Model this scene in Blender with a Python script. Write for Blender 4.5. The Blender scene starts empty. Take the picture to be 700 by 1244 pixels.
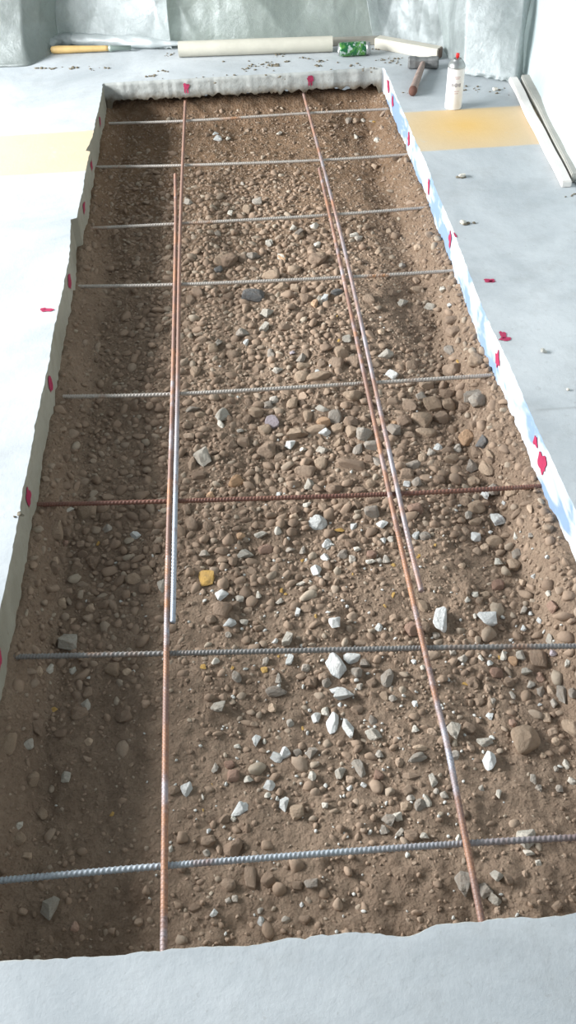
import bpy, bmesh, math, random
from mathutils import Vector, Matrix, noise
R = math.radians
random.seed(11)
C = bpy.context.scene.collection
sc = bpy.context.scene

# ---------------------------------------------------------------- camera
H = 1.4; FPX = 1128.56
PITCH, YAW, ROLL = R(43.976), R(2.581), R(-2.297)
cp, sp = math.cos(PITCH), math.sin(PITCH)
FW = Vector((math.sin(YAW)*cp, math.cos(YAW)*cp, -sp))
RT = Vector((math.cos(YAW), -math.sin(YAW), 0)); UP = RT.cross(FW)
RT, UP = math.cos(ROLL)*RT + math.sin(ROLL)*UP, -math.sin(ROLL)*RT + math.cos(ROLL)*UP
def at(px, py, z=0.0):
    "world point at height z seen at photo pixel (px, py)"
    d = FW*FPX + RT*(px-350) - UP*(py-622)
    t = (z-H)/d.z
    return Vector((0, 0, H)) + d*t
def at_y(px, py, y):
    d = FW*FPX + RT*(px-350) - UP*(py-622)
    return Vector((0, 0, H)) + d*(y/d.y)
def depth(p): return (p-Vector((0, 0, H))).dot(FW)
def pix(p):
    v = Vector(p)-Vector((0, 0, H)); d = v.dot(FW)
    return 350+FPX*v.dot(RT)/d, 622-FPX*v.dot(UP)/d
cam = bpy.data.objects.new('camera', bpy.data.cameras.new('camera')); C.objects.link(cam)
m = Matrix((RT, UP, -FW)).transposed().to_4x4(); m.translation = (0, 0, H)
cam.matrix_world = m
cam.data.sensor_fit = 'VERTICAL'; cam.data.sensor_height = 24; cam.data.lens = FPX/1244*24
cam.data.clip_start = 0.02
sc.camera = cam

# ---------------------------------------------------------------- materials
class NT:
    def __init__(s, name):
        s.m = bpy.data.materials.new(name); s.m.use_nodes = True
        s.t = s.m.node_tree; s.b = s.t.nodes['Principled BSDF']; s.out = s.t.nodes['Material Output']
    def n(s, typ, **kw):
        nd = s.t.nodes.new(typ)
        for k, v in kw.items():
            if k in nd.inputs.keys() or isinstance(k, int): s.set(nd, k, v)
            else: setattr(nd, k, v)
        return nd
    def set(s, nd, k, v):
        if isinstance(v, bpy.types.NodeSocket): s.t.links.new(v, nd.inputs[k])
        else: nd.inputs[k].default_value = v
    def link(s, a, b): s.t.links.new(a, b)
    def coords(s, sock='Object', scale=(1, 1, 1)):
        tc = s.n('ShaderNodeTexCoord'); mp = s.n('ShaderNodeMapping')
        s.link(tc.outputs[sock], mp.inputs['Vector']); mp.inputs['Scale'].default_value = scale
        return mp.outputs['Vector']
    def noise(s, vec, scale, detail=6, rough=.6, dist=0):
        nd = s.n('ShaderNodeTexNoise'); s.link(vec, nd.inputs['Vector'])
        nd.inputs['Scale'].default_value = scale; nd.inputs['Detail'].default_value = detail
        nd.inputs['Roughness'].default_value = rough; nd.inputs['Distortion'].default_value = dist
        return nd.outputs['Fac']
    def ramp(s, fac, stops):
        nd = s.n('ShaderNodeValToRGB'); s.link(fac, nd.inputs['Fac']); e = nd.color_ramp.elements
        while len(e) < len(stops): e.new(0.5)
        for el, (p, c) in zip(e, stops):
            el.position = p; el.color = (*c, 1) if len(c) == 3 else c
        return nd.outputs['Color']
    def mask(s, fac, lo, hi):
        nd = s.n('ShaderNodeMapRange'); s.link(fac, nd.inputs[0])
        nd.inputs[1].default_value = lo; nd.inputs[2].default_value = hi
        return nd.outputs[0]
    def mix(s, fac, a, b, mode='MIX'):
        nd = s.n('ShaderNodeMix', data_type='RGBA', blend_type=mode)
        for sock, v in ((nd.inputs[0], fac), (nd.inputs[6], a), (nd.inputs[7], b)):
            if isinstance(v, bpy.types.NodeSocket): s.link(v, sock)
            elif isinstance(v, tuple): sock.default_value = (*v, 1)
            else: sock.default_value = v
        return nd.outputs[2]
    def math(s, op, a, b=0.0):
        nd = s.n('ShaderNodeMath', operation=op)
        for sock, v in ((nd.inputs[0], a), (nd.inputs[1], b)):
            if isinstance(v, bpy.types.NodeSocket): s.link(v, sock)
            else: sock.default_value = v
        return nd.outputs[0]
    def bump(s, h, strength, dist=.01, prev=None):
        nd = s.n('ShaderNodeBump'); s.link(h, nd.inputs['Height'])
        nd.inputs['Strength'].default_value = strength; nd.inputs['Distance'].default_value = dist
        if prev: s.link(prev, nd.inputs['Normal'])
        return nd.outputs['Normal']
    def fin(s, col=None, rough=None, normal=None, metal=0, spec=None):
        for k, v in (('Base Color', col), ('Roughness', rough), ('Normal', normal), ('Metallic', metal), ('Specular IOR Level', spec)):
            if v is None: continue
            if isinstance(v, bpy.types.NodeSocket): s.link(v, s.b.inputs[k])
            elif isinstance(v, tuple): s.b.inputs[k].default_value = (*v, 1)
            else: s.b.inputs[k].default_value = v
        return s.m

def mat_concrete(name, a, b, dirt, extra=None, bumps=.25):
    t = NT(name); v = t.coords()
    c = t.ramp(t.noise(v, 1.6, 9, .68, .6), [(.34, a), (.66, b)])
    c = t.mix(t.math('MULTIPLY', t.mask(t.noise(v, 9, 8, .7), .5, .75), .35), c, dirt)
    c = t.mix(t.math('MULTIPLY', t.mask(t.noise(v, 55, 5, .75), .60, .70), .45), c, dirt)
    if extra: c = extra(t, v, c)
    nb = t.bump(t.noise(v, 60, 6, .7), bumps, .004)
    nb = t.bump(t.noise(v, 6, 5, .6), .25, .006, nb)
    return t.fin(c, .72, nb, spec=.3)
def yellow_stripe(t, v, c):
    geo = t.n('ShaderNodeNewGeometry'); s = t.n('ShaderNodeSeparateXYZ'); t.link(geo.outputs['Position'], s.inputs[0])
    wob = t.math('MULTIPLY', t.math('SUBTRACT', t.noise(v, 14, 3), .5), .012)
    y = t.math('ADD', s.outputs['Y'], wob)
    band = t.math('MULTIPLY', t.mask(y, 3.255, 3.268), t.mask(y, 3.636, 3.620))
    wear = t.mask(t.noise(v, 7, 8, .75), .74, .60)
    # a heavier coat of the paint around one spot right of the trench
    sub = t.n('ShaderNodeVectorMath', operation='DISTANCE'); t.link(geo.outputs['Position'], sub.inputs[0]); sub.inputs[1].default_value = (.89, 3.47, 0)
    heavy = t.mask(sub.outputs['Value'], .27, .02)
    paint = t.mix(heavy, (.66, .50, .30), (.78, .46, .09))
    c2 = t.mix(t.math('MULTIPLY', band, t.math('MULTIPLY', wear, .8)), c, paint)
    # faint sawn joint across the right hand slab
    jx = t.mask(s.outputs['X'], .68, .70)
    j = t.math('MULTIPLY', t.math('MULTIPLY', t.mask(s.outputs['Y'], 1.735, 1.74), t.mask(s.outputs['Y'], 1.748, 1.743)), jx)
    return t.mix(t.math('MULTIPLY', j, .35), c2, (.25, .25, .25))
def lip_dark_brown(t, v, c):  # cut face blends to dark brown towards its ragged bottom edge
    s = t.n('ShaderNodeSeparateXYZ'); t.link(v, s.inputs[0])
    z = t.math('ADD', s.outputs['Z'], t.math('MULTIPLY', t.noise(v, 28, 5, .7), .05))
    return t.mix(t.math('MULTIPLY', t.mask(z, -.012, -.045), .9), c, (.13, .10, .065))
M_top = mat_concrete('concrete_top', (.38, .41, .43), (.57, .595, .61), (.30, .30, .29), yellow_stripe)
M_left = mat_concrete('concrete_cut_beige', (.30, .28, .22), (.44, .42, .35), (.2, .17, .12), bumps=.5)
M_far = mat_concrete('concrete_broken', (.35, .36, .345), (.48, .49, .465), (.22, .19, .15), lip_dark_brown, bumps=.6)
def blue_white():
    t = NT('whitewashed_slab_side'); v = t.coords(scale=(1, 1, 2.2))
    n1 = t.noise(v, 4.2, 4, .55, .3)
    c = t.mix(t.math('MULTIPLY', t.mask(n1, .47, .56), .95), (.60, .62, .64), (.21, .31, .47))
    c = t.mix(t.math('MULTIPLY', t.mask(t.noise(v, 30, 6, .7), .62, .72), .4), c, (.4, .36, .32))
    return t.fin(c, .7, t.bump(t.noise(v, 50, 5, .7), .4, .004), spec=.3)
M_right = blue_white()
def mat_dirt():
    t = NT('dirt'); v = t.coords()
    c = t.ramp(t.noise(v, 3, 8, .65, .4), [(.25, (.195, .136, .097)), (.5, (.27, .193, .138)), (.75, (.345, .25, .18))])
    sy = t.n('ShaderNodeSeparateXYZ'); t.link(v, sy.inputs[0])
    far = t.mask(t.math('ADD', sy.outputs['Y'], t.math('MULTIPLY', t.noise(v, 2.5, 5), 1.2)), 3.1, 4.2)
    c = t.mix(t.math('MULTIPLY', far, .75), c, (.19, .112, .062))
    c = t.mix(t.math('MULTIPLY', t.mask(t.noise(v, 45, 6, .75), .45, .75), .6), c, (.40, .30, .22))
    c = t.mix(t.math('MULTIPLY', t.mask(t.noise(v, 130, 4, .7), .6, .75), .6), c, (.12, .085, .06))
    vo = t.n('ShaderNodeTexVoronoi', Scale=95.0); t.link(v, vo.inputs['Vector'])
    nb = t.bump(vo.outputs['Distance'], .7, .006)
    vo2 = t.n('ShaderNodeTexVoronoi', Scale=210.0); t.link(v, vo2.inputs['Vector'])
    nb = t.bump(vo2.outputs['Distance'], .6, .003, nb)
    nb = t.bump(t.noise(v, 30, 8, .75), .9, .012, nb)
    return t.fin(c, .95, nb, spec=.1)
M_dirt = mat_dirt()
def mat_stone(name, a, b, dust=.35, island=False, bs=.5, rough=.85):
    t = NT(name); v = t.coords()
    if island:
        g = t.n('ShaderNodeNewGeometry'); rnd = g.outputs['Random Per Island']
    else:
        oi = t.n('ShaderNodeObjectInfo'); rnd = oi.outputs['Random']
        ad = t.n('ShaderNodeVectorMath', operation='ADD'); t.link(v, ad.inputs[0]); t.link(oi.outputs['Location'], ad.inputs[1]); v = ad.outputs[0]
    sc_ = 60 if island else 1.3
    if island: c = t.ramp(rnd, [(0, a), (.35, b), (.7, (.34, .245, .178)), (.93, (.35, .28, .215)), (1, (.42, .35, .27))])
    else: c = t.mix(rnd, a, b)
    c = t.mix(t.math('MULTIPLY', t.mask(t.noise(v, sc_, 6, .7), .42, .68), dust), c, (.27, .185, .125))
    c = t.mix(t.math('MULTIPLY', t.mask(t.noise(v, sc_*4, 4, .7), .6, .75), .3), c, (.14, .10, .075))
    return t.fin(c, rough, t.bump(t.noise(v, sc_*3, 6, .7), bs, .08 if not island else .003), spec=.2)
ST = {
 'W': mat_stone('chalk_white_mortar', (.66, .66, .63), (.78, .78, .76), .10),
 'P': mat_stone('pale_stone', (.44, .40, .34), (.56, .52, .45), .35),
 'G': mat_stone('grey_stone', (.32, .28, .24), (.40, .36, .31), .45),
 'D': mat_stone('dark_grey_stone', (.12, .12, .125), (.17, .17, .165), .3),
 'L': mat_stone('lilac_grey_stone', (.34, .29, .31), (.40, .35, .37), .2),
 'T': mat_stone('tan_stone', (.38, .28, .20), (.46, .345, .25), .4),
 'B': mat_stone('brown_stone', (.28, .20, .145), (.36, .265, .195), .5),
 'R': mat_stone('reddish_stone', (.32, .20, .15), (.38, .25, .19), .35),
 'O': mat_stone('orange_tan_stone', (.50, .31, .18), (.54, .35, .22), .3),
 'Y': mat_stone('yellow_chip', (.60, .36, .10), (.66, .42, .14), .35),
}
M_gravel = mat_stone('fine_gravel', (.235, .168, .122), (.315, .228, .165), .35, island=True)
M_grit = NT('pale_grit').fin((.55, .54, .5), .8)
def mat_rebar(name, rustlo, rusthi, yrust=None, ax='Y', rust=(.30, .11, .045), steel=(.42, .45, .52), orange=(.55, .23, .07)):
    t = NT(name); tc = t.n('ShaderNodeNewGeometry'); mp = t.n('ShaderNodeMapping'); t.link(tc.outputs['Position'], mp.inputs['Vector'])
    v = mp.outputs['Vector']
    f = t.mask(t.noise(v, 5.5, 6, .65), rustlo, rusthi)
    if yrust:
        sx = t.n('ShaderNodeSeparateXYZ'); t.link(v, sx.inputs[0]); f = t.math('MAXIMUM', f, t.mask(t.math('ADD', sx.outputs[ax], t.math('MULTIPLY', t.noise(v, 12, 4), .5)), yrust, yrust+.5))
    rc = t.mix(t.mask(t.noise(v, 9, 6, .7), .45, .65), rust, orange)
    c = t.mix(f, steel, rc)
    c = t.mix(t.math('MULTIPLY', t.mask(t.noise(v, 160, 4, .7), .52, .7), .5), c, (.13, .08, .06))
    me = t.math('MULTIPLY', t.math('SUBTRACT', 1.0, f), .3)
    return t.fin(c, .5, t.bump(t.noise(v, 300, 3, .6), .2, .001), me)
M_steel = mat_rebar('rebar_grey_steel', .56, .68, steel=(.54, .49, .44), rust=(.30, .18, .12))
M_blue = mat_rebar('rebar_bluish_steel', .52, .66, steel=(.36, .39, .44))
M_near = mat_rebar('rebar_bluish_then_rusty', .55, .68, .35, ax='X', rust=(.20, .13, .12), orange=(.26, .16, .13), steel=(.42, .46, .50))
M_half = mat_rebar('rebar_half_rusty', .55, .68, 1.9, rust=(.25, .15, .115), orange=(.34, .18, .12), steel=(.40, .44, .50))
M_mauve = mat_rebar('rebar_mauve_rust', .42, .60, steel=(.36, .33, .35), rust=(.27, .16, .12), orange=(.42, .20, .11))
M_dull = mat_rebar('rebar_dull_grey', .55, .7, steel=(.27, .26, .25), rust=(.24, .15, .10))
M_rust = mat_rebar('rebar_rusty', .30, .48, rust=(.24, .14, .11), orange=(.42, .20, .10))
M_brown = mat_rebar('rebar_dark_rust', .25, .4, rust=(.20, .09, .065), orange=(.25, .12, .08), steel=(.25, .22, .2))
def simple(name, col, rough=.6, metal=0, var=.0, sc_=20, spec=.5):
    t = NT(name); v = t.coords()
    c = t.mix(t.mask(t.noise(v, sc_, 6, .65), .35, .7), col, tuple(max(0, x*(1-var)) for x in col))
    return t.fin(c, rough, t.bump(t.noise(v, sc_*4, 4), .15, .002), metal, spec)
M_red = simple('red_marking_paint', (.45, .03, .10), .6, var=.25, sc_=60)
M_white = simple('white_can_paint', (.84, .82, .81), .35, var=.05)
M_metal = simple('can_metal', (.40, .41, .40), .35, .7, var=.2)
M_nozzle = simple('red_plastic', (.75, .03, .03), .4)
M_greyink = simple('grey_print', (.42, .40, .42), .5, var=.4, sc_=200)
M_pinkink = simple('pink_print', (.72, .55, .54), .5, var=.3, sc_=200)
M_hammer = simple('worn_steel', (.24, .24, .235), .6, .3, var=.5, sc_=30)
M_handle = simple('dark_handle_wood', (.38, .28, .24), .7, var=.45, sc_=25)
M_handend = simple('handle_end_grain', (.16, .07, .05), .8, var=.3)
M_card = simple('beige_tube', (.60, .57, .48), .7, var=.15, sc_=9)
M_hole = simple('tube_inside', (.20, .17, .13), .9)
M_batten = simple('pale_painted_wood', (.66, .62, .53), .7, var=.12, sc_=12)
M_batend = simple('brown_end_grain', (.20, .14, .11), .8, var=.3)
M_board = simple('grey_brown_board', (.36, .34, .29), .8, var=.3, sc_=10)
M_lath = simple('white_lath', (.82, .78, .74), .6, var=.08, sc_=14)
M_greyboard = simple('pale_grey_board', (.44, .43, .39), .7, var=.2, sc_=10)
M_ywood = simple('yellow_wood', (.62, .42, .17), .6, var=.25, sc_=18)
M_crumb = simple('pale_crumb', (.68, .64, .56), .8, var=.2)
M_dcrumb = simple('dirt_crumb', (.20, .17, .12), .9, var=.3)
def mat_can():
    t = NT('green_can_print'); v = t.coords(scale=(1, 1, 1))
    c = t.mix(t.mask(t.noise(v, 22, 3, .5, 1.0), .45, .6), (.02, .14, .05), (.13, .34, .07))
    c = t.mix(t.mask(t.noise(v, 42, 4, .6, 1.0), .54, .62), c, (.50, .58, .54))
    return t.fin(c, .3, None, .35)
M_can = mat_can()
def mat_plastic(name, tint, lo, hi, streak=.5):
    t = NT(name); v = t.coords()
    n1 = t.noise(v, 4, 8, .7, 1.2)
    v2 = t.coords(scale=(1.6, 1.6, 1.0)); n2 = t.noise(v2, 5, 8, .75, 2.0)
    vd = t.coords(scale=(1.0, 1.0, 1.0)); n3 = t.noise(vd, 16, 8, .8, 2.5)
    milky = t.math('ADD', t.math('MULTIPLY', t.mask(n1, .3, .7), .5), t.math('MULTIPLY', t.mask(n2, .35, .7), streak))
    milky = t.math('ADD', milky, t.math('MULTIPLY', t.mask(n3, .58, .72), .3))
    wv = t.n('ShaderNodeVectorMath', operation='ADD'); t.link(v, wv.inputs[0]); nz = t.n('ShaderNodeTexNoise', Scale=3.0); t.link(v, nz.inputs['Vector']); sc_n = t.n('ShaderNodeVectorMath', operation='SCALE'); sc_n.inputs['Scale'].default_value = .12; t.link(nz.outputs['Color'], sc_n.inputs[0]); t.link(sc_n.outputs[0], wv.inputs[1])
    vo = t.n('ShaderNodeTexVoronoi', feature='DISTANCE_TO_EDGE', Scale=3.2); t.link(wv.outputs[0], vo.inputs['Vector'])
    milky = t.math('ADD', milky, t.math('MULTIPLY', t.mask(vo.outputs['Distance'], .022, .0), .22))
    mr = t.n('ShaderNodeMapRange'); t.link(milky, mr.inputs[0]); mr.inputs[2].default_value = 1.2; mr.inputs[3].default_value = lo; mr.inputs[4].default_value = hi
    nb = t.bump(n3, .35, .010); nb = t.bump(vo.outputs['Distance'], .3, .03, nb)
    df = t.n('ShaderNodeBsdfDiffuse', Color=(*tint, 1)); t.link(nb, df.inputs['Normal'])
    tr = t.n('ShaderNodeBsdfTranslucent', Color=(*tint, 1)); t.link(nb, tr.inputs['Normal'])
    gl = t.n('ShaderNodeBsdfGlossy', Color=(.9, .93, .95, 1), Roughness=.38); t.link(nb, gl.inputs['Normal'])
    tp = t.n('ShaderNodeBsdfTransparent', Color=(.93, .96, .94, 1))
    m1 = t.n('ShaderNodeMixShader'); m1.inputs[0].default_value = .4; t.link(df.outputs[0], m1.inputs[1]); t.link(tr.outputs[0], m1.inputs[2])
    m2 = t.n('ShaderNodeMixShader'); t.link(mr.outputs[0], m2.inputs[0]); t.link(tp.outputs[0], m2.inputs[1]); t.link(m1.outputs[0], m2.inputs[2])
    m3 = t.n('ShaderNodeMixShader'); m3.inputs[0].default_value = .10; t.link(m2.outputs[0], m3.inputs[1]); t.link(gl.outputs[0], m3.inputs[2])
    t.link(m3.outputs[0], t.out.inputs['Surface'])
    return t.m
M_pl_green = mat_plastic('plastic_sheet_greenish', (.54, .59, .54), .30, .85)
M_pl_grey = mat_plastic('plastic_sheet_grey', (.54, .58, .58), .25, .9)
M_pl_white = mat_plastic('plastic_sheet_milky', (.80, .87, .88), .75, 1.0)
M_pl_dim = mat_plastic('plastic_sheet_dim', (.34, .37, .35), .35, .9)
M_pl_hem = mat_plastic('plastic_sheet_gathered', (.66, .70, .70), .75, 1.0)

# ---------------------------------------------------------------- object helpers
def link(name, me, parent=None):
    o = bpy.data.objects.new(name, me); C.objects.link(o)
    if parent: o.parent = parent
    return o
def mesh(name, verts, faces, mat, parent=None, smooth=True, loc=None):
    me = bpy.data.meshes.new(name); me.from_pydata([tuple(v) for v in verts], [], faces); me.update()
    if smooth: me.polygons.foreach_set('use_smooth', [True]*len(me.polygons))
    for mm in (mat if isinstance(mat, list) else [mat]): me.materials.append(mm)
    o = link(name, me, parent)
    if loc is not None: o.location = loc
    return o
def bmo(name, bm, mat, parent=None, smooth=False):
    me = bpy.data.meshes.new(name); bm.to_mesh(me); bm.free()
    if smooth: me.polygons.foreach_set('use_smooth', [True]*len(me.polygons))
    me.materials.append(mat)
    return link(name, me, parent)
def tag(o, label, cat, group=None, kind=None):
    o['label'] = label; o['category'] = cat
    if group: o['group'] = group
    if kind: o['kind'] = kind
    return o
def thing(name, loc, label, cat, rot=None, group=None):
    o = bpy.data.objects.new(name, None); C.objects.link(o); o.location = loc; o.empty_display_size = .05
    if rot is not None: o.rotation_euler = rot
    return tag(o, label, cat, group)
def lathe(prof, n=40):
    "profile [(r,z)] -> verts, faces about z"
    v, f = [], []
    for r, z in prof:
        for k in range(n):
            a = 2*math.pi*k/n; v.append((r*math.cos(a), r*math.sin(a), z))
    for i in range(len(prof)-1):
        for k in range(n):
            f.append((i*n+k, i*n+(k+1) % n, (i+1)*n+(k+1) % n, (i+1)*n+k))
    f.append(tuple(range(n-1, -1, -1))); f.append(tuple((len(prof)-1)*n+k for k in range(n)))
    return v, f
def beam(name, a, b, w, h, mat, label=None, cat=None, bev=.003, parent=None, wob=.0, seed=0, endmat=None):
    "rectangular bar lying from a to b (points on its underside centre line)"
    a = Vector(a); b = Vector(b); L = (b-a).length
    bm = bmesh.new(); bmesh.ops.create_cube(bm, size=1)
    for vv in bm.verts: vv.co = Vector(((vv.co.x+.5)*L, vv.co.y*w, (vv.co.z+.5)*h))
    bmesh.ops.bevel(bm, geom=bm.edges[:], offset=bev, segments=2, affect='EDGES')
    if wob:
        es = [e for e in bm.edges if abs(e.verts[0].co.x-e.verts[1].co.x) > L*.5]
        bmesh.ops.subdivide_edges(bm, edges=es, cuts=30)
        for vv in bm.verts:
            vv.co.y += wob*noise.noise(Vector((vv.co.x*4+seed, 0, vv.co.z*9)))
            vv.co.z += abs(wob*.4*noise.noise(Vector((vv.co.x*5+seed, 3, vv.co.y*9))))*(vv.co.z > h*.3)
    o = bmo(name, bm, mat, parent)
    if endmat:
        o.data.materials.append(endmat)
        for p in o.data.polygons:
            if p.normal.x > .8: p.material_index = 1
    d = (b-a).normalized(); o.location = a
    o.rotation_euler = (0, -math.asin(max(-1, min(1, d.z))), math.atan2(d.y, d.x))
    if label: tag(o, label, cat)
    return o
def fbm(x, y, z=0.0, o=4): return noise.fractal(Vector((x, y, z)), 1.0, 2.0, o)

# ---------------------------------------------------------------- trench outline and concrete floor
XL, XR, YN, YF = -.521, .672, .552, 4.122
def bumpf(y, c, w, a): return a*math.exp(-((y-c)/w)**2)
def left_x(y):
    x = XL + .0045*noise.noise(Vector((y*6, 1.3, 0))) + .002*noise.noise(Vector((y*40, 9, 0)))
    # two spalled notches
    if 2.62 < y < 2.90: x -= .020*(y-2.62)/.28
    if 3.44 < y < 3.56: x -= .016*(1-(y-3.44)/.12)
    return x
def right_x(y):
    x = XR + .006*noise.noise(Vector((y*3, 5.1, 0))) + .002*noise.noise(Vector((y*40, 2, 0)))
    x -= bumpf(y, 2.25, .25, .010)
    x += bumpf(y, 1.2, .18, .02)
    return x
def near_y(x):
    return YN + .006*noise.noise(Vector((x*3, 2.2, 7))) - .016*max(0, noise.noise(Vector((x*9, 4, 1)))) - .012*max(0, noise.noise(Vector((x*26, 14, 1)))-.15) - .003*abs(noise.noise(Vector((x*60, 3, 3))))
def far_y(x):
    return YF + .012*abs(noise.noise(Vector((x*9, 8, 1)))) + .004*noise.noise(Vector((x*45, 8, 4)))
STEP = .0085
loop = []   # (x, y, inward normal into the trench, side)
ny = int((YF-YN)/STEP); nx = int((XR-XL)/STEP)
for i in range(ny+1):
    y = YN+(YF-YN)*i/ny; loop.append((right_x(y), y, (-1, 0), 'R'))
for i in range(1, nx+1):
    x = XR+(XL-XR)*i/nx; loop.append((x, far_y(x) if i < nx else YF, (0, -1), 'F'))
for i in range(1, ny):
    y = YF+(YN-YF)*i/ny; loop.append((left_x(y), y, (1, 0), 'L'))
for i in range(nx):
    x = XL+(XR-XL)*i/nx; loop.append((x, near_y(x), (0, 1), 'N'))
def face_off(side, s, z):
    "how far the cut face stands out from the outline at depth z"
    e = max(0., 1+z/.010)                                            # worn arris
    a = {'R': .0015, 'L': .002, 'F': .0025, 'N': .003}[side]
    ar = {'R': .003, 'L': .003, 'F': .014, 'N': .006}[side]*(.5+.5*abs(noise.noise(Vector((s*20, 1, 1)))))
    o = a*noise.fractal(Vector((s*25, z*25, 3)), 1., 2., 4) + {'F': .012, 'N': .002}.get(side, 0)*min(1, -z/.06)
    return o - ar*e*e*(1 if z < 0 else 1)
rows = [0, -.003, -.007, -.012] + [-.012-.0085*k for k in range(1, 20)]
bm = bmesh.new()
top = []; grid = []
def face_depth(x, y, side):
    if side != 'F': return 1
    e = min(1, min(x-XL, XR-x)/.03)
    return 1-e*(1-(.066+.014*noise.noise(Vector((x*8, 2, 2)))+.014*noise.noise(Vector((x*38, 5, 2)))+.008*noise.noise(Vector((x*110, 5, 2))))/.1650)
for zi, z in enumerate(rows+['under']):
    ring = []
    for (x, y, nrm, side) in loop:
        s = y if side in 'RL' else x
        if z == 'under':
            zz = rows[-1]*face_depth(x, y, side)
            ring.append(bm.verts.new((x-nrm[0]*.09, y-nrm[1]*.09, zz))); continue
        zq = z; z = z*face_depth(x, y, side)
        of = face_off(side, s, z)
        ring.append(bm.verts.new((x+nrm[0]*of, y+nrm[1]*of, z))); z = zq
    grid.append(ring)
n = len(loop)
outer = [bm.verts.new(c) for c in ((2.4, -.9, 0), (2.4, 5.3, 0), (-2.6, 5.3, 0), (-2.6, -.9, 0))]
edges = [bm.edges.new((outer[i], outer[(i+1) % 4])) for i in range(4)] + [bm.edges.new((grid[0][i], grid[0][(i+1) % n])) for i in range(n)]
r = bmesh.ops.triangle_fill(bm, edges=edges, use_beauty=True, normal=(0, 0, 1))
for f in r['geom']:
    if isinstance(f, bmesh.types.BMFace):
        f.material_index = 0
        if f.normal.z < 0: f.normal_flip()
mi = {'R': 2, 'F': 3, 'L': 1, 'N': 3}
for zi in range(len(rows)):
    for i in range(n):
        j = (i+1) % n
        f = bm.faces.new((grid[zi][i], grid[zi][j], grid[zi+1][j], grid[zi+1][i])); f.smooth = True
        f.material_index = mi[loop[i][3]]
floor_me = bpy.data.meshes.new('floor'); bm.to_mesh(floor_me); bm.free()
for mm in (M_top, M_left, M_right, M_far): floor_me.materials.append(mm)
floor = link('floor', floor_me); floor['kind'] = 'structure'
floor['label'] = 'pale concrete floor slab with a rectangular trench cut through it'

# red spray marks: children of the floor they are painted on
def blob(pts, mat=M_red, name='paint_mark', label=None):
    ce = sum(pts, Vector())/len(pts)
    v = [ce]+pts; f = [(0, i, i+1) for i in range(1, len(pts))]+[(0, len(pts), 1)]
    o = mesh(name, v, f, mat, floor)
    if label: o['label'] = label
    return o
def shape(n, seed, wob=.25):
    return [(math.cos(2*math.pi*k/n), math.sin(2*math.pi*k/n), 1+wob*noise.noise(Vector((math.cos(2*math.pi*k/n)*1.7, math.sin(2*math.pi*k/n)*1.7, seed*3.7)))*2) for k in range(n)]
def mark_top(px, py, wp, hp, seed, z=.0012):
    c = at(px, py, 0); s = depth(c)/FPX; sy = s/max(.3, abs((c-Vector((0, 0, H))).normalized().z))
    blob([Vector((c.x+a*wp/2*s*q, c.y+b*hp/2*sy*q, z)) for a, b, q in shape(24, seed)], label='red spray mark on top of the slab')
def mark_side(side, y, z, wy, hz, seed, drip=False):
    pts = []
    for a, b, q in shape(28, seed, .3):
        yy = y+a*wy/2*q; zz = min(-.003, z+b*hz/2*q)
        if side == 'F':
            pts.append(Vector((yy, far_y(yy)-face_off('F', yy, zz)-.0035, zz)))
        else:
            x = left_x(yy) if side == 'L' else right_x(yy); sgn = 1 if side == 'L' else -1
            pts.append(Vector((x+sgn*(face_off(side, yy, zz)+.002), yy, zz)))
    blob(pts, label='red spray mark on the cut slab edge')
BARY = [3.806, 3.373, 2.921, 2.521, 1.972, 1.551, 1.111, .695]
for k, y in enumerate(BARY[:7]):
    mark_side('L', y+.0 + [0, .02, .13, .04, .06, .04, .02][k], -.036, .045 if k != 6 else .07, .036, k+1)
    mark_side('R', y+[.06, .1, .15, .16, .05, .05, .0][k], -.042, .04 if k != 5 else .05, .05, k+21)
mark_side('R', 4.0, -.03, .05, .05, 31); mark_side('R', 1.66, -.03, .03, .03, 35)
for x, sd in ((-.175, 3), (.355, 9)):
    mark_side('F', x, -.026, .026, .026, sd)
    for dx in (-.008, .006): mark_side('F', x+dx*.8, -.042, .006, .026, sd+5)
for a in ((57, 377, 16, 4, 1), (52, 376, 8, 3, 6), (595, 341, 13, 5, 2), (611, 407, 8, 9, 3), (614, 412, 14, 4, 4), (597, 342, 6, 3, 8), (553, 286, 3, 5, 5)): mark_top(*a)

# ---------------------------------------------------------------- dirt in the trench
ZB = -.178
def ground(x, y):
    z = ZB + .014*fbm(x*3.1, y*3.1, 1.7) + .007*fbm(x*11, y*11, 4.2) + .0050*fbm(x*30, y*30, 8.1, 4) + .0022*abs(noise.noise(Vector((x*85, y*85, 3))))
    # shallow hollows and humps
    for cx, cy, w, a in ((.10, 2.35, .35, .018), (-.33, 1.15, .2, -.012), (-.05, 1.05, .18, -.008), (.42, .95, .16, -.012), (.3, 2.6, .22, .006), (-.3, 3.3, .3, .008)):
        z += a*math.exp(-((x-cx)**2+(y-cy)**2)/w**2)
    nz = .5+.5*noise.noise(Vector((x*6, y*6, 2)))
    dl = x-XL; dr = XR-x; df = YF+.045-y; dn = y-YN
    for d, wd, top_ in ((dl, .055+.05*nz, -.094), (dr, .07+.09*nz, -.098), (df, .13+.07*nz, -.098), (dn, .05, -.12)):
        t = max(0, 1-d/wd) if d > 0 else 1
        t = t*t*(3-2*t) if d is not df else t**1.4
        h = top_ + .014*fbm(x*14+3, y*14, 6.6, 4) + .005*noise.noise(Vector((x*50, y*50, 1)))
        z = max(z, z+(h-z)*t)
    return z
x0, x1, y0, y1 = XL-.05, XR+.06, YN-.05, YF+.085; ds = .0062
gx = int((x1-x0)/ds); gy = int((y1-y0)/ds)
V, F = [], []
for j in range(gy+1):
    for i in range(gx+1):
        x = x0+(x1-x0)*i/gx; y = y0+(y1-y0)*j/gy; V.append((x, y, ground(x, y)))
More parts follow.
